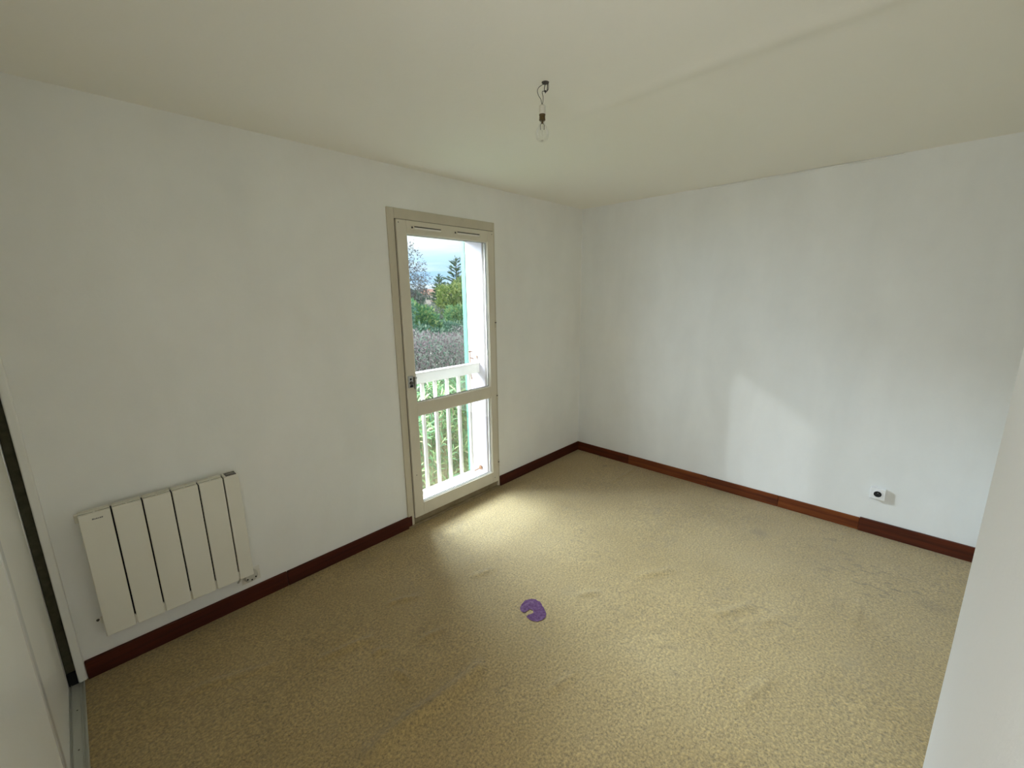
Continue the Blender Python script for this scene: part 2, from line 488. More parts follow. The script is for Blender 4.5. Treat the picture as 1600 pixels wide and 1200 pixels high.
M['needle'] = foliage('dark_needles', [(0.0, (0.06, 0.14, 0.11)), (0.5, (0.15, 0.25, 0.17)), (1.0, (0.27, 0.37, 0.22))])
M['farleaf'] = foliage('far_leaves', [(0.0, (0.14, 0.22, 0.22)), (0.5, (0.22, 0.32, 0.28)), (1.0, (0.32, 0.42, 0.33))])  # pale bluish tones stand in for distance haze
M['bareleaf'] = foliage('sparse_leaves', [(0.0, (0.14, 0.14, 0.20)), (0.5, (0.26, 0.27, 0.30)), (1.0, (0.36, 0.42, 0.36))])  # leaves lightened to grey-blue, haze put into the colour
M['grass'] = painted('lawn', (0.14, 0.22, 0.08), (0.25, 0.32, 0.13), 0.8, 0.95, 0.3, 8.0, 0.1)
M['house'] = painted('white_house_render', (0.78, 0.74, 0.72), (0.84, 0.80, 0.78), 0.5, 0.9, 0.1, 4.0, 0.1)
M['rooftile'] = painted('red_roof_tiles', (0.46, 0.27, 0.22), (0.58, 0.38, 0.32), 1.2, 0.9, 0.3, 6.0, 0.1)
M['dark_window'] = painted('dark_window', (0.10, 0.11, 0.14), (0.16, 0.17, 0.20), 1.0, 0.3)

# ------------------------------------------------------------------ room shell
H = 2.5
CX, CY = -4.62, -3.15       # far ends of the room on the closet side and behind the camera


def grid_mesh(x0, x1, y0, y1, step, fz):
    nx, ny = int(round((x1 - x0) / step)) + 1, int(round((y1 - y0) / step)) + 1
    X, Y = np.meshgrid(np.linspace(x0, x1, nx), np.linspace(y0, y1, ny))
    Z = fz(X, Y)
    v = np.stack([X.ravel(), Y.ravel(), Z.ravel()], 1)
    i = np.arange((ny - 1) * nx).reshape(ny - 1, nx)[:, :-1].ravel()
    f = np.stack([i, i + 1, i + nx + 1, i + nx], 1)
    return v, f


def np_mesh(name, v, f):
    me = bpy.data.meshes.new(name)
    v = np.asarray(v, np.float32)
    f = np.asarray(f, np.int32)
    k = f.shape[1]
    me.vertices.add(len(v))
    me.vertices.foreach_set('co', v.ravel())
    me.loops.add(f.size)
    me.loops.foreach_set('vertex_index', f.ravel())
    me.polygons.add(len(f))
    me.polygons.foreach_set('loop_start', np.arange(0, f.size, k, dtype=np.int32))
    me.polygons.foreach_set('loop_total', np.full(len(f), k, np.int32))
    me.update(calc_edges=True)
    me.validate()
    return me


WRINKLES = [((-2.632, -1.267), (-3.153, -1.256), 0.045, 0.011), ((-2.681, -0.597), (-2.557, -0.657), 0.018, 0.006),
            ((-3.097, -0.684), (-2.894, -0.748), 0.022, 0.006), ((-2.919, -0.845), (-2.87, -0.866), 0.018, 0.009),
            ((-2.90, -1.002), (-2.889, -1.081), 0.013, 0.008), ((-0.926, -2.507), (-1.129, -2.511), 0.022, 0.003),
            ((-0.03, -0.715), (-0.484, -0.719), 0.012, 0.004), ((-1.918, -1.34), (-1.821, -1.407), 0.02, 0.005),
            ((-1.459, -2.157), (-1.328, -2.202), 0.03, 0.003), ((-2.713, -0.945), (-2.61, -0.967), 0.018, 0.005),
            ((-1.999, -2.213), (-1.783, -2.271), 0.035, 0.003), ((-3.565, -0.432), (-3.29, -0.538), 0.025, 0.004),
            ((-1.53, -1.517), (-1.341, -1.635), 0.03, 0.004), ((-2.497, -1.589), (-2.343, -1.615), 0.02, 0.004),
            ((-2.214, -0.767), (-2.092, -0.81), 0.025, 0.004), ((-1.545, -1.965), (-1.353, -2.07), 0.03, 0.004)]


def floor_z(X, Y):
    Z = np.zeros_like(X)
    for (a, b, w, h) in WRINKLES:
        ax, ay = a
        dx, dy = b[0] - ax, b[1] - ay
        L2 = dx * dx + dy * dy
        t = np.clip(((X - ax) * dx + (Y - ay) * dy) / L2, 0, 1)
        bend = 0.02 * np.sin(t * 5.0 + ax * 7)
        px, py = ax + t * dx - dy * bend, ay + t * dy + dx * bend
        d2 = (X - px) ** 2 + (Y - py) ** 2
        Z += 2.2 * h * np.exp(-d2 / (2 * (w * 0.55) ** 2)) * (0.55 + 0.45 * np.sin(np.pi * np.clip(t, 0.05, 0.95)))
    for (fx, fy, ph, am) in ((3.1, 1.7, 0.3, 0.0016), (1.3, 4.1, 1.9, 0.0016), (7.3, 5.1, 0.7, 0.0009), (5.9, -8.3, 2.4, 0.0009), (12.7, 9.1, 1.1, 0.0005)):
        Z += am * np.sin(fx * X + fy * Y + ph)
    edge = np.minimum(np.minimum(-Y, Y + 3.15), -X)
    return Z * np.clip(edge / 0.06, 0, 1)


v, f = grid_mesh(-3.94, 0.0, -3.15, 0.0, 0.014, floor_z)
floor = tag(link_mesh('floor', np_mesh('floor', v, f), M['carpet'], None, (0, 0, 0), True), 'worn beige carpet floor with dark scuffs and ripples', kind='structure')

# purple stain soaked into the carpet
outline = [(-2.234, -1.173), (-2.216, -1.156), (-2.184, -1.142), (-2.154, -1.141), (-2.129, -1.154), (-2.112, -1.179), (-2.111, -1.21), (-2.126, -1.243),
           (-2.142, -1.273), (-2.157, -1.294), (-2.18, -1.304), (-2.205, -1.305), (-2.229, -1.295), (-2.243, -1.27), (-2.249, -1.249), (-2.244, -1.224),
           (-2.224, -1.226), (-2.207, -1.236), (-2.193, -1.234), (-2.187, -1.219), (-2.191, -1.205), (-2.21, -1.204), (-2.234, -1.197)]
bm = bmesh.new()
vs = []
for i, p in enumerate(outline):
    q = outline[(i + 1) % len(outline)]
    for k in range(5):
        t = k / 5
        x, y = p[0] + (q[0] - p[0]) * t, p[1] + (q[1] - p[1]) * t
        vs.append(bm.verts.new((x + R_.uniform(-0.002, 0.002), y + R_.uniform(-0.002, 0.002), 0)))
es = [bm.edges.new((vs[i], vs[(i + 1) % len(vs)])) for i in range(len(vs))]
bmesh.ops.triangle_fill(bm, edges=es, use_beauty=True)
bmesh.ops.subdivide_edges(bm, edges=[e for e in bm.edges if e.calc_length() > 0.02], cuts=2)
for q in bm.verts:
    q.co.z = float(floor_z(np.array([q.co.x]), np.array([q.co.y]))[0]) + 0.0022
bmesh.ops.recalc_face_normals(bm, faces=bm.faces)
me = bpy.data.meshes.new('stain')
bm.to_mesh(me)
bm.free()
if me.polygons and me.polygons[0].normal.z < 0:
    me.flip_normals()
st = link_mesh('stain', me, M['stain'], floor, (0, 0, 0), True)
st['label'] = 'purple horseshoe-shaped stain in the carpet'


def ceil_z(X, Y):
    Z = np.full_like(X, H)
    # joint of two ceiling slabs, running parallel to the right wall
    Z += -0.007 * np.exp(-((X + 1.90 + 0.03 * np.sin(Y * 2.1)) / 0.05) ** 2) * np.clip((-Y - 0.9) / 0.5, 0, 1)
    Z += 0.004 * np.tanh((X + 1.87) / 0.03) * np.clip((-Y - 0.9) / 0.5, 0, 1)
    ax, ay, dx, dy = -2.25, -1.36, -0.25, -0.36
    t = np.clip(((X - ax) * dx + (Y - ay) * dy) / (dx * dx + dy * dy), 0, 1)
    d2 = (X - ax - t * dx) ** 2 + (Y - ay - t * dy) ** 2
    Z += -0.004 * np.exp(-d2 / 0.0016)
    Z += 0.004 * np.sin(1.3 * X + 0.7) * np.sin(1.7 * Y + 0.4) + 0.0015 * np.sin(4.3 * X) * np.sin(3.9 * Y + 1)
    edge = np.minimum(np.minimum(-Y, Y + 3.15), -X)
    return H + (Z - H) * np.clip(edge / 0.1, 0, 1)


v, f = grid_mesh(-3.96, 0.0, CY, 0.0, 0.03, ceil_z)
ceiling = tag(link_mesh('ceiling', np_mesh('ceiling', v, f[:, ::-1]), M['ceiling'], None, (0, 0, 0), True), 'yellowed white plaster ceiling with a faint slab joint', kind='structure')
box(CX - 1.2, 0.4, CY - 0.2, 0.28, H + 0.02, H + 0.2).build('slab', M['ceiling'], ceiling)

# window opening
OX0, OX1, OZ0, OZ1 = -2.175, -1.24, 0.05, 2.235
wl = MB()
wl.box(CX - 1.2, OX0, 0.0, 0.25, -0.12, H + 0.02).box(OX1, 0.4, 0.0, 0.25, -0.12, H + 0.02)
wl.box(OX0, OX1, 0.0, 0.25, OZ1, H + 0.02).box(OX0, OX1, 0.0, 0.25, -0.12, 0.0)
wall_left = tag(wl.build('wall_left', M['wall_left'], loc=(0, 0, 0)), 'off-white painted wall with the tall window and the radiator', kind='structure')
rv = MB()
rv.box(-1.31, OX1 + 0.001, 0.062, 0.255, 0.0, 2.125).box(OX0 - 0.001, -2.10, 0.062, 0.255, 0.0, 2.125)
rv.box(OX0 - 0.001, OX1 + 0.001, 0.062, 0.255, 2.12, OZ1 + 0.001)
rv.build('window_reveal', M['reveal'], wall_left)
box(-2.10, -1.31, 0.06, 0.30, 0.0, 0.062).build('window_sill', M['sill'], wall_left, 0.006)
fa = MB()
fa.box(CX - 1.2, -2.10, 0.2505, 0.262, -2.9, 3.2).box(-1.31, 2.2, 0.2505, 0.262, -2.9, 3.2).box(-2.1, -1.31, 0.2505, 0.262, 2.12, 3.2).box(-2.1, -1.31, 0.2505, 0.262, -2.9, 0.0)
fa.build('facade', M['render'], wall_left)

wall_right = tag(box(0.0, 0.2, CY - 0.2, 0.0, -0.12, H + 0.02).build('wall_right', M['wall_right'], loc=(0, 0, 0)), 'pale grey-white wall with roller patches above the socket', kind='structure')
ck = MB()
pts = []
for i in range(26):
    t = i / 25
    y = -1.10 - t * 1.25
    pts.append((-0.004, y, H - 0.006 - 0.004 * math.sin(t * 9) ** 2))
ck.tube(pts, [0.002 + 0.003 * abs(math.sin(i * 1.7)) for i in range(26)], 6)
o = ck.build('caulk_bead', M['caulk'], wall_right, smooth=True)
o['label'] = 'thin white caulk line peeling along the ceiling'
ck = MB()
pts = [(-0.001 , -0.001, 0.1 + i * 0.12) for i in range(21)]
ck.tube(pts, [0.0025 + 0.002 * abs(math.sin(i * 2.3)) for i in range(21)], 6)
ck.build('corner_bead', M['caulk'], wall_right, smooth=True)

# wall end right beside the camera
NX, NY = -2.735, -2.64
wn_ = MB().box(CX - 1.2, NX, NY - 0.16, NY, -0.12, H + 0.02)
wall_near = tag(wn_.build('wall_near', M['wall_near'], None, 0.004, 2, loc=(0, 0, 0)), 'smooth white wall end close beside the viewer', kind='structure')
tag(box(NX - 0.3, 0.0, CY - 0.2, CY, -0.12, H + 0.02).build('wall_back', M['wall_right'], loc=(0, 0, 0)), 'white back wall of the recess', kind='structure')
box(NX - 0.3, NX - 0.12, CY, NY - 0.15, -0.12, H + 0.02).build('return_wall', M['wall_right'], wall_near)

# entrance side: closet, doorway, hall
we = MB()
we.box(-4.02, -3.90, -1.90, -1.80, -0.12, H + 0.02).box(-4.02, -3.90, NY, -1.90, 2.08, H + 0.02)
we.box(CX - 0.1, CX, -1.85, 0.0, -0.12, H + 0.02).box(CX, -4.0, -1.90, -1.80, -0.12, H + 0.02)
we.box(-5.82, -5.7, NY, 0.0, -0.12, H + 0.02).box(-5.8, CX, -1.55, -1.45, -0.12, H + 0.02)
tag(we.build('wall_entrance', M['wall_left'], loc=(0, 0, 0)), 'wall of the closet and the doorway behind the viewer', kind='structure')
tag(box(-5.8, -3.94, NY, 0.0, -0.12, -0.004).build('floor_hall', M['laminate'], loc=(0, 0, 0)), 'bare floor of the closet and the hall', kind='structure')

# ------------------------------------------------------------------ skirting boards
bl = empty('baseboard_left', (-2.0, 0, 0), 'dark red-brown skirting board under the window wall', kind='structure')
HB = 0.094


def board(parent, mat, x0, x1, y0, y1, h=HB, z0=0.0):
    return box(x0, x1, y0, y1, z0, h).build('board', mat, parent, 0.003, 2)


board(bl, M['base'], -3.875, -3.02, -0.014, 0.0)
board(bl, M['base'], -3.018, -2.150, -0.014, 0.0, HB - 0.001)
board(bl, M['base'], -1.232, -0.015, -0.014, 0.0)
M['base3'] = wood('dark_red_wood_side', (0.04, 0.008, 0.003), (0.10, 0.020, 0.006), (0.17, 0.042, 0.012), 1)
br = empty('baseboard_right', (0, -1.5, 0), 'red-brown knotty skirting board along the right wall', kind='structure')
board(br, M['base3'], -0.014, 0.0, -0.62, 0.0, HB)  # darker wood here, mostly corner shade put into its colour
board(br, M['base2'], -0.014, 0.0, -1.3795, -0.6205, HB)
board(br, M['base2'], -0.014, 0.0, -1.926, -1.3805, HB - 0.0015)
board(br, M['base2'], -0.013, 0.0, -2.428, -1.927, HB - 0.001)
board(br, M['base3'], -0.019, 0.0, -3.15, -2.4285, HB + 0.006)
bn = empty('baseboard_back', (-1, CY, 0), 'red-brown skirting board of the recess', kind='structure')
board(bn, M['base'], -2.85, -0.02, CY, CY + 0.014)

# ------------------------------------------------------------------ window
win = empty('window_1', (-1.71, 0, 0), 'tall cream wooden French window with a cross rail', kind='structure')
Y0 = -0.012          # room side of the fixed frame
# fixed frame
box(OX0 - 0.006, -2.131, Y0, 0.062, 0.0, 2.243).build('frame_jamb', M['casing'], win, 0.003, 2)
box(-1.2525, OX1 + 0.007, Y0, 0.062, 0.0, 2.243).build('frame_jamb', M['casing'], win, 0.003, 2)
box(-2.131, -1.2525, Y0, 0.062, 2.178, 2.243).build('frame_head', M['casing'], win, 0.003, 2)
box(-2.131, -1.2525, 0.004, 0.062, 0.0, 0.056).build('frame_sill', M['threshold'], win, 0.003, 2)
box(-2.181, -1.233, -0.018, 0.0, 0.0, 0.016).build('threshold', M['threshold'], win, 0.003, 2)
# sash
S0, S1 = -0.022, 0.022
LX0, LX1 = -2.125, -1.255
LZ0, LZ1 = 0.066, 2.174
GX0, GX1 = -2.048, -1.322
ZT, ZM1, ZM0, ZB = 2.093, 0.933, 0.842, 0.166
box(LX0, GX0, S0, S1, LZ0, LZ1).build('stile', M['frame'], win, 0.004, 2)
box(GX1, LX1, S0, S1, LZ0, LZ1).build('stile', M['frame'], win, 0.004, 2)
rail_top = box(GX0, GX1, S0 + 0.0005, S1, ZT, LZ1).build('rail', M['frame'], win, 0.003, 2)
box(GX0, GX1, S0 + 0.0005, S1, ZM0, ZM1).build('rail', M['frame'], win, 0.003, 2)
box(GX0, GX1, S0 + 0.0005, S1, LZ0, ZB).build('rail', M['frame'], win, 0.003, 2)
box(LX0 - 0.004, LX1 + 0.002, 0.012, 0.03, LZ0 - 0.006, LZ1 + 0.004).f
for (z0, z1) in ((ZB, ZM0), (ZM1, ZT)):
    box(GX0 - 0.004, GX1 + 0.004, 0.002, 0.006, z0 - 0.004, z1 + 0.004).build('glass_pane', M['glass'], win)
    bd = MB()
    w = 0.007
    bd.box(GX0, GX0 + w, -0.012, 0.001, z0, z1).box(GX1 - w, GX1, -0.012, 0.001, z0, z1)
    bd.box(GX0 + w, GX1 - w, -0.012, 0.001, z0, z0 + w).box(GX0 + w, GX1 - w, -0.012, 0.001, z1 - w, z1)
    bd.build('glazing_bead', M['bead'], win, 0.002)
    gk = MB()
    g = 0.005
    gk.box(GX0 + w, GX0 + w + g * 0.4, -0.004, 0.0012, z0 + w, z1 - w).box(GX1 - w - g, GX1 - w, -0.004, 0.0012, z0 + w, z1 - w)
    gk.box(GX0 + w, GX1 - w, -0.004, 0.0012, z0 + w, z0 + w + g * 0.7).box(GX0 + w, GX1 - w, -0.004, 0.0012, z1 - w - g * 0.4, z1 - w)
    gk.build('gasket', M['gasket'], win)
# dark rebate between sash and frame
rb = MB()
rb.box(-2.131, LX0, -0.004, 0.05, 0.06, 2.178).box(LX0, LX1, -0.004, 0.05, LZ1, 2.178).box(LX1, -1.2525, -0.004, 0.05, 0.06, 2.178)
rb.build('rebate', M['gasket'], win)
# two slot ventilators in the top rail
for (xa, xb) in ((-2.022, -1.762), (-1.656, -1.398)):
    vt = box(xa, xb, S0 - 0.006, S0 + 0.002, 2.118, 2.146).build('vent', M['frame'], win, 0.004, 2)
    vt['label'] = 'slotted air vent in the top rail'
    box(xa + 0.03, xb - 0.012, S0 - 0.0085, S0 - 0.005, 2.134, 2.140).build('vent_slot', M['gasket'], vt)
    box(xa + 0.03, xb - 0.012, S0 - 0.012, S0 - 0.005, 2.123, 2.133).build('vent_hood', M['bead'], vt, 0.002)
    MB().lathe([(0.005, 0.0), (0.007, 0.004)], (xa + 0.013, S0 - 0.010, 2.131), 10, 'y').build('screw', M['darksteel'], vt)
# screw heads
for (x, z) in ((-2.108, 2.155), (-1.273, 2.152), (-2.093, 0.40), (-1.30, 0.11)):
    MB().lathe([(0.003, 0.0), (0.0042, 0.002)], (x, S0 - 0.0015, z), 8, 'y').build('screw', M['darksteel'], win)
# lock without its handle
lk = box(-2.116, -2.076, S0 - 0.010, S0 + 0.001, 1.058, 1.142).build('lock_plate', M['steel'], win, 0.003, 2)
lk['label'] = 'chrome lock plate with its handle missing'
box(-2.104, -2.092, S0 - 0.012, S0 - 0.008, 1.112, 1.127).build('spindle_hole', M['black'], lk)
MB().lathe([(0.013, 0.0), (0.013, 0.008), (0.009, 0.010)], (-2.096, S0 - 0.018, 1.092), 14, 'y').build('spindle_boss', M['darksteel'], lk, smooth=True)
box(-2.106, -2.083, S0 - 0.014, S0 - 0.008, 1.062, 1.078).build('latch_slot', M['black'], lk, 0.001)
box(-2.070, -2.057, S0 - 0.018, S0 + 0.001, 1.045, 1.132).build('striker', M['steel'], lk, 0.003, 2)
MB().lathe([(0.002, 0.0), (0.006, 0.003), (0.006, 0.010), (0.002, 0.013)], (-2.062, S0 - 0.03, 1.126), 12, 'y').build('knob', M['steel'], lk, smooth=True)
for z in (1.452, 0.836, 0.234):
    hg = MB()
    hg.lathe([(0.004, -0.03), (0.0065, -0.028), (0.0065, 0.028), (0.004, 0.03)], (-1.2535, S0 - 0.002, z), 10, 'z')
    hg.build('hinge', M['casing'], win, smooth=True)
    MB().lathe([(0.0075, -0.004), (0.0075, 0.004)], (-1.2535, S0 - 0.002, z + 0.012), 10, 'z').build('hinge_ring', M['darksteel'], win, smooth=True)

# ------------------------------------------------------------------ balcony railing and shutter
rl = empty('balcony_railing', (-1.71, 0.15, 0.062), 'white wooden balcony railing with flat handrail outside the window', 'railing')
hr = MB()
hr.box(-2.10, -1.31, 0.125, 0.165, 1.037, 1.116)
hr.build('handrail', M['rail'], rl, 0.004, 2)
box(-2.10, -1.31, 0.120, 0.170, 1.116, 1.124).build('handrail_cap', M['rail'], rl, 0.003)
for k in range(6):
    x = -2.004 + k * 0.119
    MB().box(x - 0.0125, x + 0.0125, 0.139, 0.163, 0.16, 1.04).build('baluster', M['rail'], rl, 0.004, 2)
box(-2.10, -1.392, 0.136, 0.166, 0.133, 0.163).build('bottom_rail', M['rail'], rl, 0.003)
rd = MB().tube([(-1.40, 0.15, 0.150), (-1.36, 0.145, 0.158), (-1.322, 0.14, 0.165)], 0.006, 8)
o = rd.build('anchor_rod', M['rust'], rl, smooth=True)
MB().lathe([(0.020, 0.0), (0.018, 0.012), (0.008, 0.016)], (-1.326, 0.14, 0.166), 12, 'x').build('anchor_plate', M['rust'], rl, smooth=True)

sh = empty('window_shutter', (-0.95, 0.29, 0.09), 'pale green wooden shutter folded back beyond the window reveal', 'shutter')
for k in range(6):
    x = -1.302 + k * 0.118
    box(x, x + 0.115, 0.272, 0.300, 0.09, 2.16).build('board', M['shutter'], sh, 0.003)
for z in (0.4, 1.12, 1.85):
    box(-1.290, -0.60, 0.300, 0.322, z - 0.05, z + 0.05).build('batten', M['shutter'], sh, 0.003)
box(-1.312, -1.303, 0.268, 0.318, 0.09, 2.16).build('edge_strip', M['shutter'], sh, 0.002)
lt = MB()
lt.tube([(-1.335, 0.20, 0.97), (-1.338, 0.21, 1.02), (-1.338, 0.215, 1.215)], 0.0055, 8)
lt.tube([(-1.315, 0.215, 1.21), (-1.338, 0.215, 1.215), (-1.352, 0.215, 1.212)], 0.0055, 8)
lt.tube([(-1.312, 0.20, 1.15), (-1.338, 0.212, 1.16)], 0.005, 8)
o = lt.build('shutter_latch', M['rust'], sh, smooth=True)
o['label'] = 'rusty iron shutter latch'
lt = MB().tube([(-1.312, 0.145, 1.17), (-1.326, 0.145, 1.18), (-1.332, 0.135, 1.17), (-1.328, 0.125, 1.15)], 0.005, 8)
lt.build('wall_hook', M['rust'], wall_left, smooth=True)

# ------------------------------------------------------------------ radiator
rad = empty('radiator', (-3.49, -0.05, 0.21), 'cream electric radiator of five wide fins on the wall left of the window', 'radiator')
RX = [-3.785, -3.681, -3.5775, -3.472, -3.3675, -3.264]
RF, RB, RZ0, RZ1 = -0.082, -0.020, 0.209, 0.799
for k in range(5):
    xa, xb = RX[k] + (0.0028 if k else 0.0), RX[k + 1] - 0.0028
    fn = box(xa, xb, RF, RF + 0.020, RZ0, RZ1 - 0.002).build('fin', M['rad'], rad, 0.004, 3)
    box(xa, xb, RF + 0.0275, RB - 0.016, RZ0 + 0.05, RZ1 - 0.001).build('fin_top', M['rad'], fn, 0.003, 2)
    xm = (xa + xb) / 2
    box(xm - 0.003, xm + 0.003, RF + 0.02, RB - 0.001, RZ1 - 0.05, RZ1 - 0.001).build('fin_web', M['rad'], fn, 0.001)
    box(xa, xb, RB - 0.008, RB, RZ0 + 0.05, RZ1 - 0.001).build('fin_back', M['rad'], fn, 0.002)
    gp = MB()
    gp.box(xa + 0.003, xb - 0.003, RF + 0.019, RB - 0.004, RZ0 + 0.02, RZ1 - 0.005)
    gp.build('fin_core', M['black'], fn)
cb = box(RX[5] + 0.0028, -3.197, RF, RB + 0.002, RZ0, RZ1 - 0.001).build('control_box', M['rad'], rad, 0.004, 3)
dp = box(-3.2505, -3.2035, RF + 0.006, RB - 0.006, RZ1 - 0.002, RZ1 + 0.0008).build('display', M['display'], cb, 0.001)
dp['label'] = 'small dark control display on top'
box(-3.244, -3.212, RF + 0.026, RF + 0.044, RZ1 - 0.001, RZ1 + 0.0014).build('display_screen', M['displaywin'], cb)
for k in range(1, 6):
    box(RX[k] - 0.004, RX[k] + 0.004, RF + 0.010, RB - 0.003, RZ0 + 0.004, RZ0 + 0.045).build('fin_link', M['rad'], rad)
for k in range(1, 6):
    box(RX[k] - 0.004, RX[k] + 0.004, RF + 0.020, RB - 0.003, RZ0 + 0.045, RZ1 - 0.010).build('fin_gap', M['black'], rad)
# maker's print: an unreadable dark grey smear on the first fin
pr = MB()
x = -3.7445
for k, (w, h, dz) in enumerate(((0.006, 0.006, 0), (0.0045, 0.0045, 0), (0.005, 0.005, 0), (0.004, 0.0045, 0.0), (0.0055, 0.005, 0.0), (0.004, 0.006, 0.0))):
    pr.box(x, x + w, RF - 0.0006, RF + 0.001, 0.768 + dz, 0.768 + dz + h)
    x += w + 0.001
pr.build('logo_print', M['print'], rad)
# wall brackets
for (x, z0, z1) in ((-3.792, 0.745, 0.785), (-3.790, 0.245, 0.275)):
    bk = MB().box(x - 0.006, x + 0.02, -0.018, 0.0, z0, z1)
    bk.build('wall_bracket', M['rad'], rad, 0.003)
MB().lathe([(0.004, 0.0), (0.006, 0.006)], (-3.803, -0.008, 0.262), 10, 'y').build('bracket_screw', M['darksteel'], rad)
MB().tube([(-3.2515, -0.045, 0.23), (-3.252, -0.035, 0.19), (-3.256, -0.018, 0.165), (-3.262, -0.006, 0.152)], 0.0055, 8).build('power_cable', M['old_plastic'], rad, smooth=True)

co = empty('cable_outlet', (-3.208, -0.01, 0.15), 'small round cable outlet plate below the right end of the radiator', 'outlet')
MB().lathe([(0.034, 0.0), (0.034, -0.018), (0.028, -0.026), (0.001, -0.027)], (-3.200, 0.0, 0.166), 24, 'y').build('cover', M['old_plastic'], co, smooth=True)
for dx in (-0.02, 0.0, 0.02):
    MB().lathe([(0.0045, 0.0), (0.004, -0.002)], (-3.200 + dx, -0.0265, 0.158 - (0.010 if dx == 0 else 0)), 8, 'y').build('screw', M['black'], co)
# ragged bare plaster patch behind the outlet
pp = MB().box(-3.245, -3.152, -0.0012, 0.001, 0.122, 0.205)
o = pp.build('plaster_patch', M['patch'], wall_left, 0.0008)

# ------------------------------------------------------------------ socket on the right wall
so = empty('wall_socket', (0, -2.50, 0.268), 'white square power socket near the bottom of the right wall', 'socket')
SY, SZ = -2.4995, 0.308
box(-0.026, 0.0, SY - 0.039, SY + 0.039, SZ - 0.039, SZ + 0.039).build('back_box', M['white_plastic'], so, 0.003, 2)
cp = box(-0.034, -0.026, SY - 0.040, SY + 0.040, SZ - 0.040, SZ + 0.040).build('cover_plate', M['white_plastic'], so, 0.004, 3)
MB().lathe([(0.026, -0.0348), (0.0255, -0.0375), (0.0215, -0.0375), (0.021, -0.0348)], (0.0, SY, SZ), 28, 'x').build('rim', M['white_plastic'], cp, smooth=True)
MB().lathe([(0.0212, -0.0340), (0.0212, -0.0352)], (0.0, SY, SZ), 28, 'x').build('recess', M['black'], so)
for dy in (-0.0095, 0.0095):
    MB().lathe([(0.0026, -0.0350), (0.0026, -0.0358)], (0.0, SY + dy, SZ - 0.002), 10, 'x').build('pin_hole', M['darksteel'], so)
MB().lathe([(0.0022, -0.0350), (0.0022, -0.0425), (0.001, -0.044)], (0.0, SY, SZ + 0.008), 10, 'x').build('earth_pin', M['steel'], so, smooth=True)

# ------------------------------------------------------------------ bare bulb hanging from the ceiling
BX, BY = -2.2465, -1.35
pb = empty('hanging_bulb', (BX, BY, 2.285), 'bare clear light bulb hanging on two wires from the ceiling', 'light bulb')
zc = float(ceil_z(np.array([BX]), np.array([BY]))[0])
MB().lathe([(0.0145, zc - H + 0.002), (0.0145, -0.005), (0.011, -0.008), (0.004, -0.009)], (BX, BY, H), 20, 'z').build('ceiling_cap', M['darksteel'], pb, smooth=True)


def off(dpx, z, back=0.0):
    """a little sideways shift in metres along the wall-to-wall direction of the two wires"""
    s = dpx * 0.0025
    return (BX + 0.687 * s + back * 0.7, BY - 0.726 * s + back * 0.68, z)


hk = [off(0.0, 2.493), off(-1.0, 2.482), off(-1.6, 2.474), off(-1.4, 2.467), off(-0.2, 2.462), off(1.8, 2.4635), off(3.0, 2.471), off(3.2, 2.482), off(3.4, 2.492)]
MB().tube(hk, 0.0016, 8).build('hook', M['darksteel'], pb, smooth=True)
w1 = [off(-2.0, 2.491), off(-6.0, 2.486), off(-10.5, 2.478), off(-12.5, 2.466), off(-10.5, 2.450), off(-7.0, 2.437), off(-5.6, 2.422), off(-5.0, 2.414)]
w2 = [off(4.6, 2.494), off(5.0, 2.482), off(4.2, 2.470), off(0.5, 2.463), off(-3.5, 2.466), off(-5.0, 2.461), off(-3.6, 2.447), off(-3.6, 2.432), off(-4.6, 2.420), off(-4.6, 2.414)]


def smooth_pts(p, n=5):
    p = [Vector(q) for q in p]
    out = []
    for i in range(len(p) - 1):
        a, b, c, d = p[max(i - 1, 0)], p[i], p[i + 1], p[min(i + 2, len(p) - 1)]
        for k in range(n):
            t = k / n
            out.append(0.5 * ((2 * b) + (c - a) * t + (2 * a - 5 * b + 4 * c - d) * t * t + (3 * b - a - 3 * c + d) * t ** 3))
    out.append(p[-1])
    return out


MB().tube(smooth_pts(w1), 0.0011, 6).build('wire', M['wire'], pb, smooth=True)
MB().tube(smooth_pts(w2), 0.0011, 6).build('wire', M['wire'], pb, smooth=True)
MB().tube([off(0, 2.468), off(0.2, 2.458)], [0.003, 0.0015], 8).build('wire_knot', M['wire'], pb, smooth=True)
hx, hy, _ = off(-4.8, 0)
HC = (hx, hy, 0.0)
MB().lathe([(0.008, 2.4165), (0.0122, 2.4135), (0.0125, 2.411), (0.0125, 2.385), (0.0115, 2.3835)], HC, 24, 'z').build('lamp_holder', M['porcelain'], pb, smooth=True)
MB().lathe([(0.0110, 2.3845), (0.0126, 2.383), (0.0126, 2.380), (0.0105, 2.3775), (0.0118, 2.375), (0.0118, 2.367), (0.0125, 2.365), (0.0125, 2.3625), (0.010, 2.361)], HC, 24, 'z').build('brass_cap', M['brass'], pb, smooth=True)
prof = [(0.0098, 2.363), (0.0104, 2.357), (0.0122, 2.350), (0.0160, 2.342), (0.0208, 2.333), (0.0248, 2.325), (0.0270, 2.316), (0.0272, 2.309), (0.0258, 2.301), (0.0226, 2.294), (0.0170, 2.2885), (0.0095, 2.2857), (0.002, 2.285)]
bg = MB().lathe(prof, HC, 32, 'z').build('bulb_glass', M['bulb_glass'], pb, smooth=True)
MB().lathe([(0.004, 2.362), (0.0055, 2.358), (0.004, 2.352), (0.003, 2.350)], HC, 12, 'z').build('bulb_stem', M['brass'], bg, smooth=True)
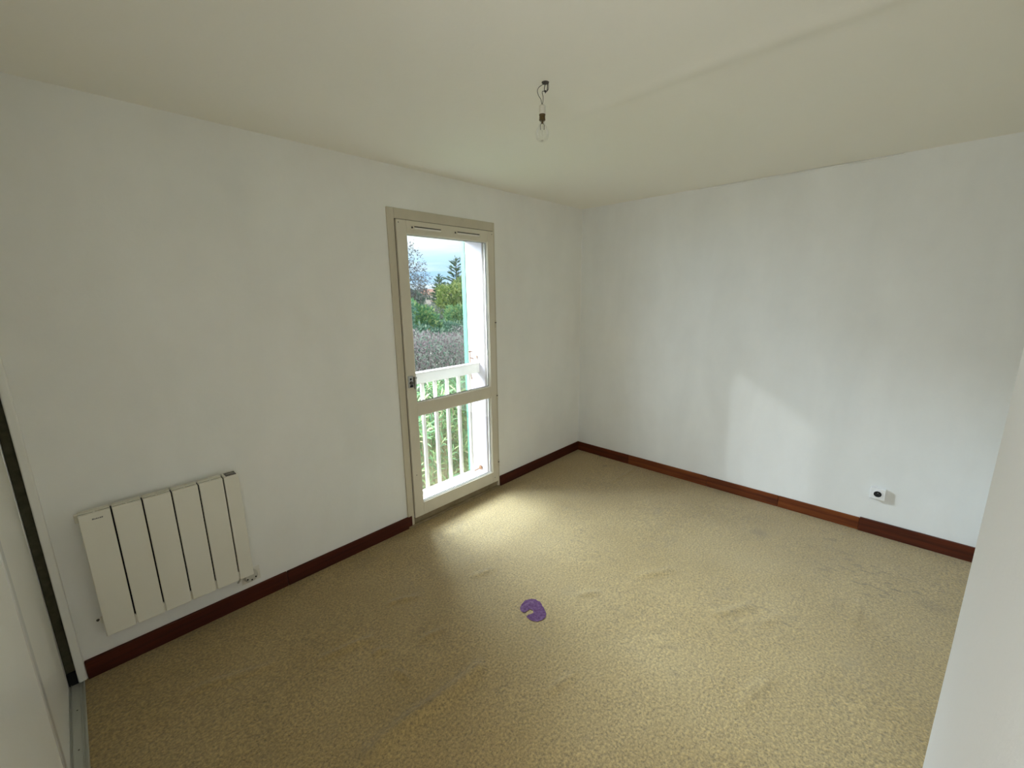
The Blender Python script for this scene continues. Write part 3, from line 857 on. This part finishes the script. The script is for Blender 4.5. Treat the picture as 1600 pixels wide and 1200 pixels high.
for s in (-1, 1):
    MB().tube([(hx + 0.003 * s, hy - 0.003 * s, 2.352), (hx + 0.0055 * s, hy - 0.0055 * s, 2.345), (hx + 0.0052 * s, hy - 0.0052 * s, 2.328)], 0.0012, 6).build('support_wire', M['darksteel'], bg)
MB().lathe([(0.0015, 2.350), (0.0045, 2.346), (0.0048, 2.332), (0.003, 2.326), (0.0012, 2.322), (0.0012, 2.305)], HC, 14, 'z').build('halogen_capsule', M['bulb_glass'], bg, smooth=True)

# ------------------------------------------------------------------ sliding closet at the left edge
tag(box(-3.905, -3.877, -0.026, 0.0, 0.012, H).build('trim_1', M['laminate'], None, 0.005, 3), 'narrow white closet side post on the window wall', kind='structure')
bs = tag(box(-3.936, -3.9045, -0.006, 0.0, 0.07, H).build('gap_shade_strip', M['gap_shade'], None, 0.001), 'added dark strip standing in for the shaded closet gap', kind='structure')  # strip added to darken the gap beside the post
box(-3.936, -3.9045, -0.012, 0.0, 0.006, 0.07).build('gap_shade_foot', M['black'], bs)  # black piece added as deeper shade at the foot of the gap
tk = empty('closet_track', (-3.91, -0.9, 0), 'worn aluminium floor track of the sliding closet doors', 'track')
box(-3.960, -3.887, -1.80, 0.0, -0.003, 0.006).build('track_base', M['track'], tk, 0.001)
for (x, w, h) in ((-3.8885, 0.0035, 0.016), (-3.8975, 0.0025, 0.010), (-3.904, 0.0025, 0.010), (-3.929, 0.002, 0.010), (-3.936, 0.002, 0.010)):
    box(x - w / 2, x + w / 2, -1.80, -0.002, 0.004, h).build('track_ridge', M['track'], tk, 0.0006)
for (y) in (-0.19, -0.42):
    MB().lathe([(0.003, 0.006), (0.0025, 0.0075)], (-3.914, y, 0.0), 8, 'z').build('screw', M['darksteel'], tk)
d1 = empty('closet_door', (-3.945, -0.5, 0.02), 'white sliding closet door farther back, beside the radiator wall', 'closet door')
box(-3.954, -3.936, -0.98, -0.050, 0.016, H - 0.03).build('door_panel', M['laminate'], d1)
box(-3.957, -3.9335, -0.052, -0.036, 0.012, H - 0.02).build('edge_profile', M['alu'], d1, 0.003, 2)
box(-3.957, -3.9335, -0.995, -0.980, 0.012, H - 0.02).build('edge_profile', M['alu'], d1, 0.003, 2)
d2 = empty('closet_door', (-3.92, -1.3, 0.02), 'white sliding closet door nearest the viewer at the left edge', 'closet door')
box(-3.926, -3.912, -1.78, -0.80, 0.016, H - 0.03).build('door_panel', M['laminate'], d2)
box(-3.929, -3.908, -0.80, -0.762, 0.012, H - 0.02).build('edge_profile', M['alu'], d2, 0.004, 3)
box(-3.929, -3.908, -1.795, -1.78, 0.012, H - 0.02).build('edge_profile', M['alu'], d2, 0.004, 3)

# ------------------------------------------------------------------ outside
GZ = -2.8
tag(box(-40, 260, 0.262, 300, GZ - 0.3, GZ).build('ground', M['grass'], loc=(0, 0, 0)), 'garden lawn below the window', kind='structure')
rng = np.random.default_rng(11)


def cards(centers, dirs, length, width, fold=0.0):
    """leaf quads: one small rhombus per centre, along dirs"""
    n = len(centers)
    dirs = dirs / np.linalg.norm(dirs, axis=1, keepdims=True)
    rnd = rng.normal(size=(n, 3))
    side = np.cross(dirs, rnd)
    side /= np.linalg.norm(side, axis=1, keepdims=True) + 1e-9
    L = (length * rng.uniform(0.7, 1.25, n))[:, None]
    W = (width * rng.uniform(0.75, 1.25, n))[:, None]
    up = np.cross(side, dirs)
    a = centers
    b = centers + dirs * L * 0.45 + side * W * 0.5 + up * W * fold
    c = centers + dirs * L
    d = centers + dirs * L * 0.45 - side * W * 0.5 + up * W * fold
    v = np.stack([a, b, c, d], 1).reshape(-1, 3)
    f = np.arange(4 * n).reshape(n, 4)
    return v, f


def shell(n, c, r, inner=0.55):
    d = rng.normal(size=(n, 3))
    d /= np.linalg.norm(d, axis=1, keepdims=True)
    # lumpy outline
    k = 1 + 0.16 * np.sin(d[:, 0] * 5.1 + c[0]) * np.sin(d[:, 1] * 4.3 + 1) + 0.14 * np.sin(d[:, 2] * 6.7 + d[:, 0] * 3 + c[1])
    s = rng.uniform(inner, 1.0, n) ** 0.6 * k
    return np.array(c) + d * np.array(r) * s[:, None], d


def cloud(name, mat, parent, blobs, n, length, width, up=0.4, kind='stuff'):
    V, F, o = [], [], 0
    tot = sum(b[1][0] * b[1][1] * b[1][2] for b in blobs)
    for (c, r) in blobs:
        k = max(30, int(n * r[0] * r[1] * r[2] / tot))
        p, d = shell(k, c, r)
        dd = d + rng.normal(size=d.shape) * 0.7 + np.array([0, 0, up])
        v, f = cards(p, dd, length, width, 0.12)
        V.append(v)
        F.append(f + o)
        o += len(v)
    V = np.concatenate(V)
    F = np.concatenate(F)
    V[:, 2] = np.maximum(V[:, 2], GZ + 0.02)
    l = Vector(wloc(parent))
    ob = link_mesh(name, np_mesh(name, V - np.array(l), F), mat, parent, l)
    if kind:
        ob['kind'] = kind
    return ob


def trunk(parent, x, y, h, r, mat='bark', lean=(0, 0), z0=GZ):
    pts = [(x + lean[0] * t + 0.04 * math.sin(t * 5), y + lean[1] * t, z0 + h * t) for t in (0, 0.25, 0.5, 0.75, 1)]
    return MB().tube(pts, [r, r * 0.85, r * 0.7, r * 0.5, r * 0.25], 8).build('trunk', M[mat], parent, smooth=True)


# --- oleander shrubs right below the balcony: nearest leaves one by one
def leaf_mesh(name, L, W):
    v = [(0, 0, 0), (L * 0.3, W * 0.42, 0.012 * L), (L * 0.6, W * 0.46, -0.02 * L), (L, 0, -0.10 * L), (L * 0.6, -W * 0.46, -0.02 * L), (L * 0.3, -W * 0.42, 0.012 * L), (L * 0.32, 0, -0.03 * L), (L * 0.62, 0, -0.06 * L)]
    f = [(0, 6, 1), (1, 6, 7, 2), (2, 7, 3), (0, 5, 6), (5, 4, 7, 6), (4, 3, 7)]
    me = bpy.data.meshes.new(name)
    me.from_pydata(v, [], f)
    me.materials.append(M['oleander'])
    return me, np.array(v), f


LEAF = [leaf_mesh('leaf', 0.15, 0.026), leaf_mesh('leaf', 0.175, 0.030), leaf_mesh('leaf', 0.12, 0.024)]


def wedge(p):
    """seen through the window from inside the room"""
    return (-2.05 + 0.65 * p[1]) < p[0] < (-1.3 + 0.87 * (p[1] - 0.3))


def oleander(cx, cy, top, rx, ry, shoots, label):
    root = empty('oleander_shrub', (cx, cy, GZ), label, 'shrub', 'oleander shrubs below the balcony')
    stems = MB()
    leaves = []
    for k in range(shoots):
        t = R_.random() ** 0.75
        an = R_.uniform(0, 2 * math.pi)
        rad_ = math.sqrt(R_.uniform(0.1, 1.0))
        z = GZ + 0.7 + (top - GZ - 0.85) * t
        spread = 0.55 + 0.45 * math.sin(math.pi * min(1, 0.25 + t * 0.75))
        p = Vector((cx + rx * rad_ * spread * math.cos(an), cy + ry * rad_ * spread * math.sin(an), z - 0.12 * rad_ * t))
        base = Vector((cx + 0.25 * math.cos(an), cy + 0.25 * math.sin(an), GZ))
        if k % 3 == 0:
            mid = base.lerp(p, 0.55) + Vector((0, 0, 0.15))
            stems.tube([base, mid, p], [0.014, 0.010, 0.005], 5)
        d = Vector((math.cos(an) * 0.55 * rad_, math.sin(an) * 0.55 * rad_, 0.8)).normalized()
        a = d.cross(Vector((0.2, 0.5, 0.1))).normalized()
        b = d.cross(a)
        for w in range(4):
            q = p + d * (0.055 * w)
            for j in range(3):
                th = w * 1.05 + j * 2.094 + k
                out = a * math.cos(th) + b * math.sin(th)
                el = 0.35 + 0.16 * w + R_.uniform(-0.15, 0.15)
                ld = (out * math.cos(el) + d * math.sin(el)).normalized()
                sd = ld.cross(d).normalized()
                nd = sd.cross(ld)
                mt = Matrix((ld, sd, nd)).transposed()
                leaves.append((q, mt, R_.randrange(3), R_.uniform(0.8, 1.15)))
    stems.build('stem', M['stem'], root, smooth=True)
    leaves.sort(key=lambda q: (0 if (wedge(q[0]) and q[0].z > -1.9) else 1, (q[0] - CAM).length))
    for (q, mt, kind, s) in leaves[:LEAFN]:
        o = bpy.data.objects.new('leaf', LEAF[kind][0])
        o.parent = root
        o.matrix_local = Matrix.Translation(q - root.location) @ mt.to_4x4() @ Matrix.Scale(s, 4)
        C.objects.link(o)
    V, F, n = [], [], 0
    for (q, mt, kind, s) in leaves[LEAFN:]:
        lv = LEAF[kind][1] * s
        V.append(lv @ np.array(mt).T + np.array(q - root.location))
        F += [tuple(i + n for i in fc) for fc in LEAF[kind][2]]
        n += len(lv)
    me = bpy.data.meshes.new('foliage')
    me.from_pydata(np.concatenate(V).tolist(), [], F)
    o = link_mesh('foliage', me, M['oleander'], root, root.location)
    o['kind'] = 'stuff'
    return root


LEAFN = 110
oleander(0.10, 3.3, 0.42, 0.95, 0.8, 210, 'green oleander shrub nearest the left bars of the balcony railing')
oleander(1.25, 3.9, 0.18, 0.95, 0.8, 210, 'green oleander shrub seen through the middle of the balcony railing')
oleander(2.45, 4.9, 0.05, 1.0, 0.8, 210, 'green oleander shrub farther right behind the last bars')

# --- greyish purple hedge with pale flowers
hd = empty('hedge', (5.6, 9.6, GZ), 'tangled purple-grey hedge with pale blossoms behind the oleanders', 'hedge')
n = 34000
px = rng.uniform(-3.0, 11.5, n)
py = 9.6 + rng.uniform(-1.0, 1.0, n) * 0.95
top = 0.38 + 0.10 * np.sin(px * 1.9) + 0.08 * np.sin(px * 4.7 + 1)
pz = GZ + (top - GZ) * rng.uniform(0, 1, n) ** 0.55
front = 1 - np.abs((pz - (GZ + 1.6)) / 1.8) ** 3
pts = np.stack([px, py, pz], 1)
dirs = np.stack([rng.normal(0, 0.8, n), rng.normal(0, 0.8, n), rng.normal(0.75, 0.5, n)], 1)
v, f = cards(pts, dirs, 0.17, 0.028, 0.05)
o = link_mesh('foliage', np_mesh('foliage', v - np.array(hd.location), f), M['twig'], hd, hd.location)
o['kind'] = 'stuff'
n = 9000
px = rng.uniform(0.5, 11.5, n)
py = 9.6 + rng.uniform(-0.9, 0.9, n) * 0.95
top = 0.30 + 0.10 * np.sin(px * 1.9)
pz = GZ + (top - GZ) * rng.uniform(0, 1, n) ** 0.7
sel = np.sin(px * 1.3 + 0.6) + np.sin(pz * 2.1) + rng.normal(0, 0.5, n) > 0.2
pts = np.stack([px, py, pz], 1)[sel]
v, f = cards(pts, rng.normal(size=pts.shape) + np.array([0, 0, 0.5]), 0.09, 0.05, 0.1)
o = link_mesh('leaf_cover', np_mesh('leaf_cover', v - np.array(hd.location), f), M['teal'], hd, hd.location)
o['kind'] = 'stuff'
n = 260
px = rng.uniform(1.0, 11, n)
pts = np.stack([px, rng.uniform(8.55, 8.8, n), rng.uniform(-1.4, -0.15, n)], 1)
pts = pts[np.sin(px * 2.1) + rng.normal(0, 0.4, n) > 0.0]
v, f = cards(pts, rng.normal(size=pts.shape), 0.06, 0.05, 0.2)
o = link_mesh('blossom', np_mesh('blossom', v - np.array(hd.location), f), M['petal'], hd, hd.location)
o['kind'] = 'stuff'
sb = MB()
for k in range(24):
    x = 0.8 + k * 0.46
    sb.tube([(x, 9.6, GZ), (x + R_.uniform(-0.2, 0.2), 9.3, GZ + 1.3), (x + R_.uniform(-0.4, 0.4), 9.3, GZ + 2.6)], [0.04, 0.025, 0.01], 5)
sb.build('stem', M['bark'], hd, smooth=True)


def shrub(x, y, blobs, mat, n, ln, wd, label, name='garden_shrub', cat='shrub', th=2.0):
    root = empty(name, (x, y, GZ), label, cat)
    trunk(root, x, y, th, 0.09)
    cloud('foliage', M[mat], root, [((x + b[0], y + b[1], b[2]), b[3]) for b in blobs], n, ln, wd)
    return root


# --- shrubs and trees of the gardens behind
shrub(8.8, 16.0, [(0, 0, 0.1, (1.0, 0.9, 1.25)), (-0.6, 0.2, -0.4, (0.9, 0.9, 1.2)), (0.5, -0.2, -0.9, (1.0, 0.9, 1.3))], 'green', 9000, 0.20, 0.11, 'fresh green leafy shrub at the left behind the hedge')
shrub(6.4, 15.0, [(0, 0, 0.4, (1.3, 1.0, 1.5)), (0.6, 0, -0.8, (1.3, 1.0, 1.5))], 'teal', 8000, 0.20, 0.10, 'tall blue-green shrub at the far left behind the hedge')
shrub(10.6, 15.2, [(0, 0, -0.9, (1.7, 1.0, 1.15)), (-1.6, 0, -1.0, (1.5, 1.0, 1.1))], 'teal', 11000, 0.17, 0.10, 'low dark blue-green shrub just above the hedge')
shrub(12.6, 17.0, [(0, 0, -0.1, (1.3, 1.0, 1.3)), (0.8, 0, -0.9, (1.5, 1.0, 1.3)), (-0.5, -0.3, -1.1, (1.0, 0.9, 1.0))], 'green', 10000, 0.20, 0.11, 'bright green shrub on the right behind the hedge')
shrub(13.1, 20.8, [(0, 0, -0.1, (0.95, 0.9, 1.1)), (0.2, 0, -1.0, (1.2, 0.9, 1.3))], 'greyleaf', 7000, 0.16, 0.06, 'greyish green shrub in the gap between the green shrubs')
shrub(18.9, 25.0, [(0, 0, 1.1, (1.8, 1.5, 1.7)), (0.9, 0, -0.2, (2.4, 1.6, 1.7)), (-1.3, 0, -0.5, (1.5, 1.5, 1.3)), (1.3, 0, 2.2, (1.1, 1.0, 1.0))], 'yellowleaf', 11000, 0.34, 0.13, 'broad yellow-green tree in front of the conifer', 'yellow_green_tree', 'tree', 3.6)


def conifer(name, x, y, base, h, r, n, mat, label, spray=0.5):
    root = empty(name, (x, y, base), label, 'tree')
    MB().tube([(x, y, base), (x + 0.05, y, base + h * 0.5), (x, y, base + h)], [0.2, 0.12, 0.015], 7).build('trunk', M['bark'], root, smooth=True)
    P, D = [], []
    bm_ = MB()
    k = 0
    z = 0.12
    while z < 0.985:
        nb = 5 if z < 0.8 else 4
        for j in range(nb):
            an = j * 2 * math.pi / nb + k * 0.9 + R_.uniform(-0.5, 0.5)
            L = r * (1 - z) ** 0.8 * R_.uniform(0.45, 1.2) + 0.12
            q0 = Vector((x, y, base + h * (z + R_.uniform(-0.02, 0.02))))
            dv = Vector((math.cos(an), math.sin(an), 0.18 + 0.35 * z))
            q1 = q0 + dv * L
            bm_.tube([q0, q1], [0.03, 0.008], 4)
            m_ = max(6, int(n * L))
            for i in range(m_):
                t = R_.uniform(0.15, 1.0)
                P.append(q0.lerp(q1, t) + Vector((0, 0, R_.uniform(-0.03, 0.03))))
                sidev = Vector((-math.sin(an), math.cos(an), 0)) * R_.choice((-1, 1)) * R_.uniform(0.2, 1)
                D.append(dv * 0.9 + sidev + Vector((0, 0, R_.uniform(0.0, 0.5))))
        k += 1
        z += 0.052
    for i in range(14):
        P.append(Vector((x, y, base + h * R_.uniform(0.93, 1.0))))
        D.append(Vector((R_.uniform(-0.5, 0.5), R_.uniform(-0.5, 0.5), 1)))
    bm_.build('branch', M['bark'], root)
    root.children[-1]['kind'] = 'stuff'
    v, f = cards(np.array([tuple(p) for p in P]), np.array([tuple(p) for p in D]), spray, 0.10, 0.1)
    o = link_mesh('needles', np_mesh('needles', v - np.array(root.location), f), M[mat], root, root.location)
    o['kind'] = 'stuff'
    return root


conifer('conifer_tree', 22.9, 30.0, GZ, 7.95, 2.7, 26, 'needle', 'tall dark conifer with a ragged pointed top beside the shutter', 0.42)
conifer('conifer_tree', 25.4, 36.0, GZ, 6.6, 2.0, 24, 'needle', 'shorter conifer just left of the tall ragged one', 0.42)
conifer('conifer_tree', 31.9, 45.0, GZ - 1, 7.8, 1.7, 16, 'needle', 'slender young conifer beside the far white house', 0.5)


def bare_tree(x, y, base, h, r, crown, label, n_leaf, lsize, mat='bareleaf', name='sparse_tree'):
    root = empty(name, (x, y, base), label, 'tree')
    mb = MB()
    tips = []

    def grow(p, d, L, rad_, lev):
        q = p + d * L
        mid = p.lerp(q, 0.5) + Vector((R_.uniform(-1, 1), R_.uniform(-1, 1), 0)) * L * 0.06
        mb.tube([p, mid, q], [rad_, rad_ * 0.8, rad_ * 0.6], 5 if lev > 2 else 4, False)
        if lev <= 1:
            tips.append((mid, q, d))
        if lev == 0:
            return
        for j in range(3 if lev > 1 else 4):
            nd = (d + Vector((R_.uniform(-1, 1), R_.uniform(-1, 1), R_.uniform(-0.3, 0.6))) * 0.62).normalized()
            grow(q if j < 2 else p.lerp(q, 0.6), nd, L * R_.uniform(0.60, 0.80), rad_ * 0.58, lev - 1)

    grow(Vector((x, y, base)), Vector((0, 0, 1)), h * 0.25, r, 5)
    mb.build('branches', M['bark'], root)
    # small loose leaves, clumped along the twigs and around them
    cz, hz = base + h * 0.66, h * 0.36
    P, D = [], []
    for k in range(n_leaf // 9):
        d = Vector((R_.gauss(0, 1), R_.gauss(0, 1), R_.gauss(0, 1))).normalized() * R_.random() ** 0.45
        w = 1.0 - 0.45 * max(0.0, d.z)
        c = Vector((x + d.x * crown * w, y + d.y * crown * w, cz + d.z * hz))
        t = Vector((R_.uniform(-1, 1), R_.uniform(-1, 1), R_.uniform(-0.2, 1))).normalized()
        for i in range(9):
            P.append(tuple(c + t * R_.uniform(-0.45, 0.45) + Vector((R_.uniform(-.12, .12), R_.uniform(-.12, .12), R_.uniform(-.12, .12)))))
            D.append((R_.uniform(-1, 1), R_.uniform(-1, 1), R_.uniform(-0.6, 0.8)))
    v, f = cards(np.array(P), np.array(D), lsize, lsize * 0.5, 0.1)
    o = link_mesh('foliage', np_mesh('foliage', v - np.array(root.location), f), M[mat], root, root.location)
    o['kind'] = 'stuff'
    return root


bare_tree(24.3, 40.0, -3.6, 11.4, 0.10, 2.5, 'tall sparse tree with thin dark branches at the left of the view', 2700, 0.20)
bare_tree(53.3, 80.0, -3.5, 9.6, 0.15, 1.7, 'small thin distant tree to the left of the white house', 900, 0.36, 'bareleaf')

# far gardens: round trees between and behind
far = [(45.8, 74.0, 3.0, 2.3, 'left of the house roof'), (60.5, 77.0, -1.2, 3.4, 'under the far white house'), (37.0, 62.0, -0.2, 3.0, 'at the left above the shrubs'),
       (58.5, 85.0, -0.9, 3.2, 'in front of the far white house'), (50.5, 68.0, -1.4, 3.4, 'in the middle of the far gardens'), (84.0, 110.0, 5.0, 5.0, 'right of the far house'),
       (84.0, 96.0, 0.6, 4.0, 'behind the yellow-green tree'), (28.0, 60.0, 1.8, 3.0, 'farthest left of the far gardens'), (97.0, 118.0, 4.0, 5.0, 'farthest right of the far gardens'),
       (12.0, 52.0, 2.5, 4.0, 'beyond the hedge, far to the left'), (18.0, 66.0, 3.5, 4.5, 'behind the left end of the gardens')]
for i, (x, y, top, rad_, where) in enumerate(far):
    root = empty('far_tree', (x, y, GZ), 'round distant grey-green tree ' + where, 'tree', 'round trees in the far gardens')
    c = top - rad_ * 0.62
    trunk(root, x, y, c - GZ, 0.3)
    cloud('foliage', M['farleaf'], root, [((x, y, c), (rad_, rad_ * 0.8, rad_ * 0.62)), ((x + rad_ * 0.5, y - 0.5, c - rad_ * 0.3), (rad_ * 0.8, rad_ * 0.7, rad_ * 0.5)), ((x - rad_ * 0.6, y, c - rad_ * 0.4), (rad_ * 0.7, rad_ * 0.7, rad_ * 0.5))], 3600, 0.7, 0.4)

# far white house
hs = empty('house', (71.0, 104.0, GZ), 'far white house with a red tiled roof between the trees', 'house')
box(66.6, 77.0, 100.0, 108.0, GZ, 2.35).build('wall', M['house'], hs)
rf = MB()
rf.v += [(66.0, 99.4, 2.3), (77.6, 99.4, 2.3), (77.6, 108.6, 2.3), (66.0, 108.6, 2.3), (69.5, 104.0, 3.75), (77.6, 104.0, 3.75),
         (66.0, 99.4, 2.12), (77.6, 99.4, 2.12), (77.6, 108.6, 2.12), (66.0, 108.6, 2.12)]
rf.f += [(0, 1, 5, 4), (2, 3, 4, 5), (3, 0, 4), (1, 2, 5), (6, 7, 1, 0), (7, 8, 2, 1), (8, 9, 3, 2), (9, 6, 0, 3), (6, 9, 8, 7)]
rf.build('roof', M['rooftile'], hs)
for k in range(4):
    x = 67.1 + k * 0.80
    wf = box(x, x + 0.60, 99.9, 100.05, 0.55, 1.75).build('window', M['house'], hs)
    box(x + 0.05, x + 0.55, 99.86, 99.95, 0.6, 1.7).build('pane', M['dark_window'], wf)
for k in range(3):
    x = 70.9 + k * 1.5
    wf = box(x, x + 0.9, 99.9, 100.05, 0.9, 1.85).build('window', M['house'], hs)
    box(x + 0.08, x + 0.82, 99.86, 99.95, 0.97, 1.78).build('pane', M['dark_window'], wf)
ro = MB()
ro.v += [(69.0, 93.5, -0.9), (78.0, 93.5, -0.9), (78.0, 98.5, 0.35), (69.0, 98.5, 0.35), (69.0, 93.5, -1.1), (78.0, 93.5, -1.1), (78.0, 98.5, 0.15), (69.0, 98.5, 0.15)]
ro.f += [(0, 1, 2, 3), (7, 6, 5, 4), (0, 4, 5, 1), (1, 5, 6, 2), (2, 6, 7, 3), (3, 7, 4, 0)]
ro.build('annex_roof', M['rooftile'], hs)
box(69.3, 77.7, 94.2, 99.9, GZ, -0.8).build('annex_wall', M['house'], hs)
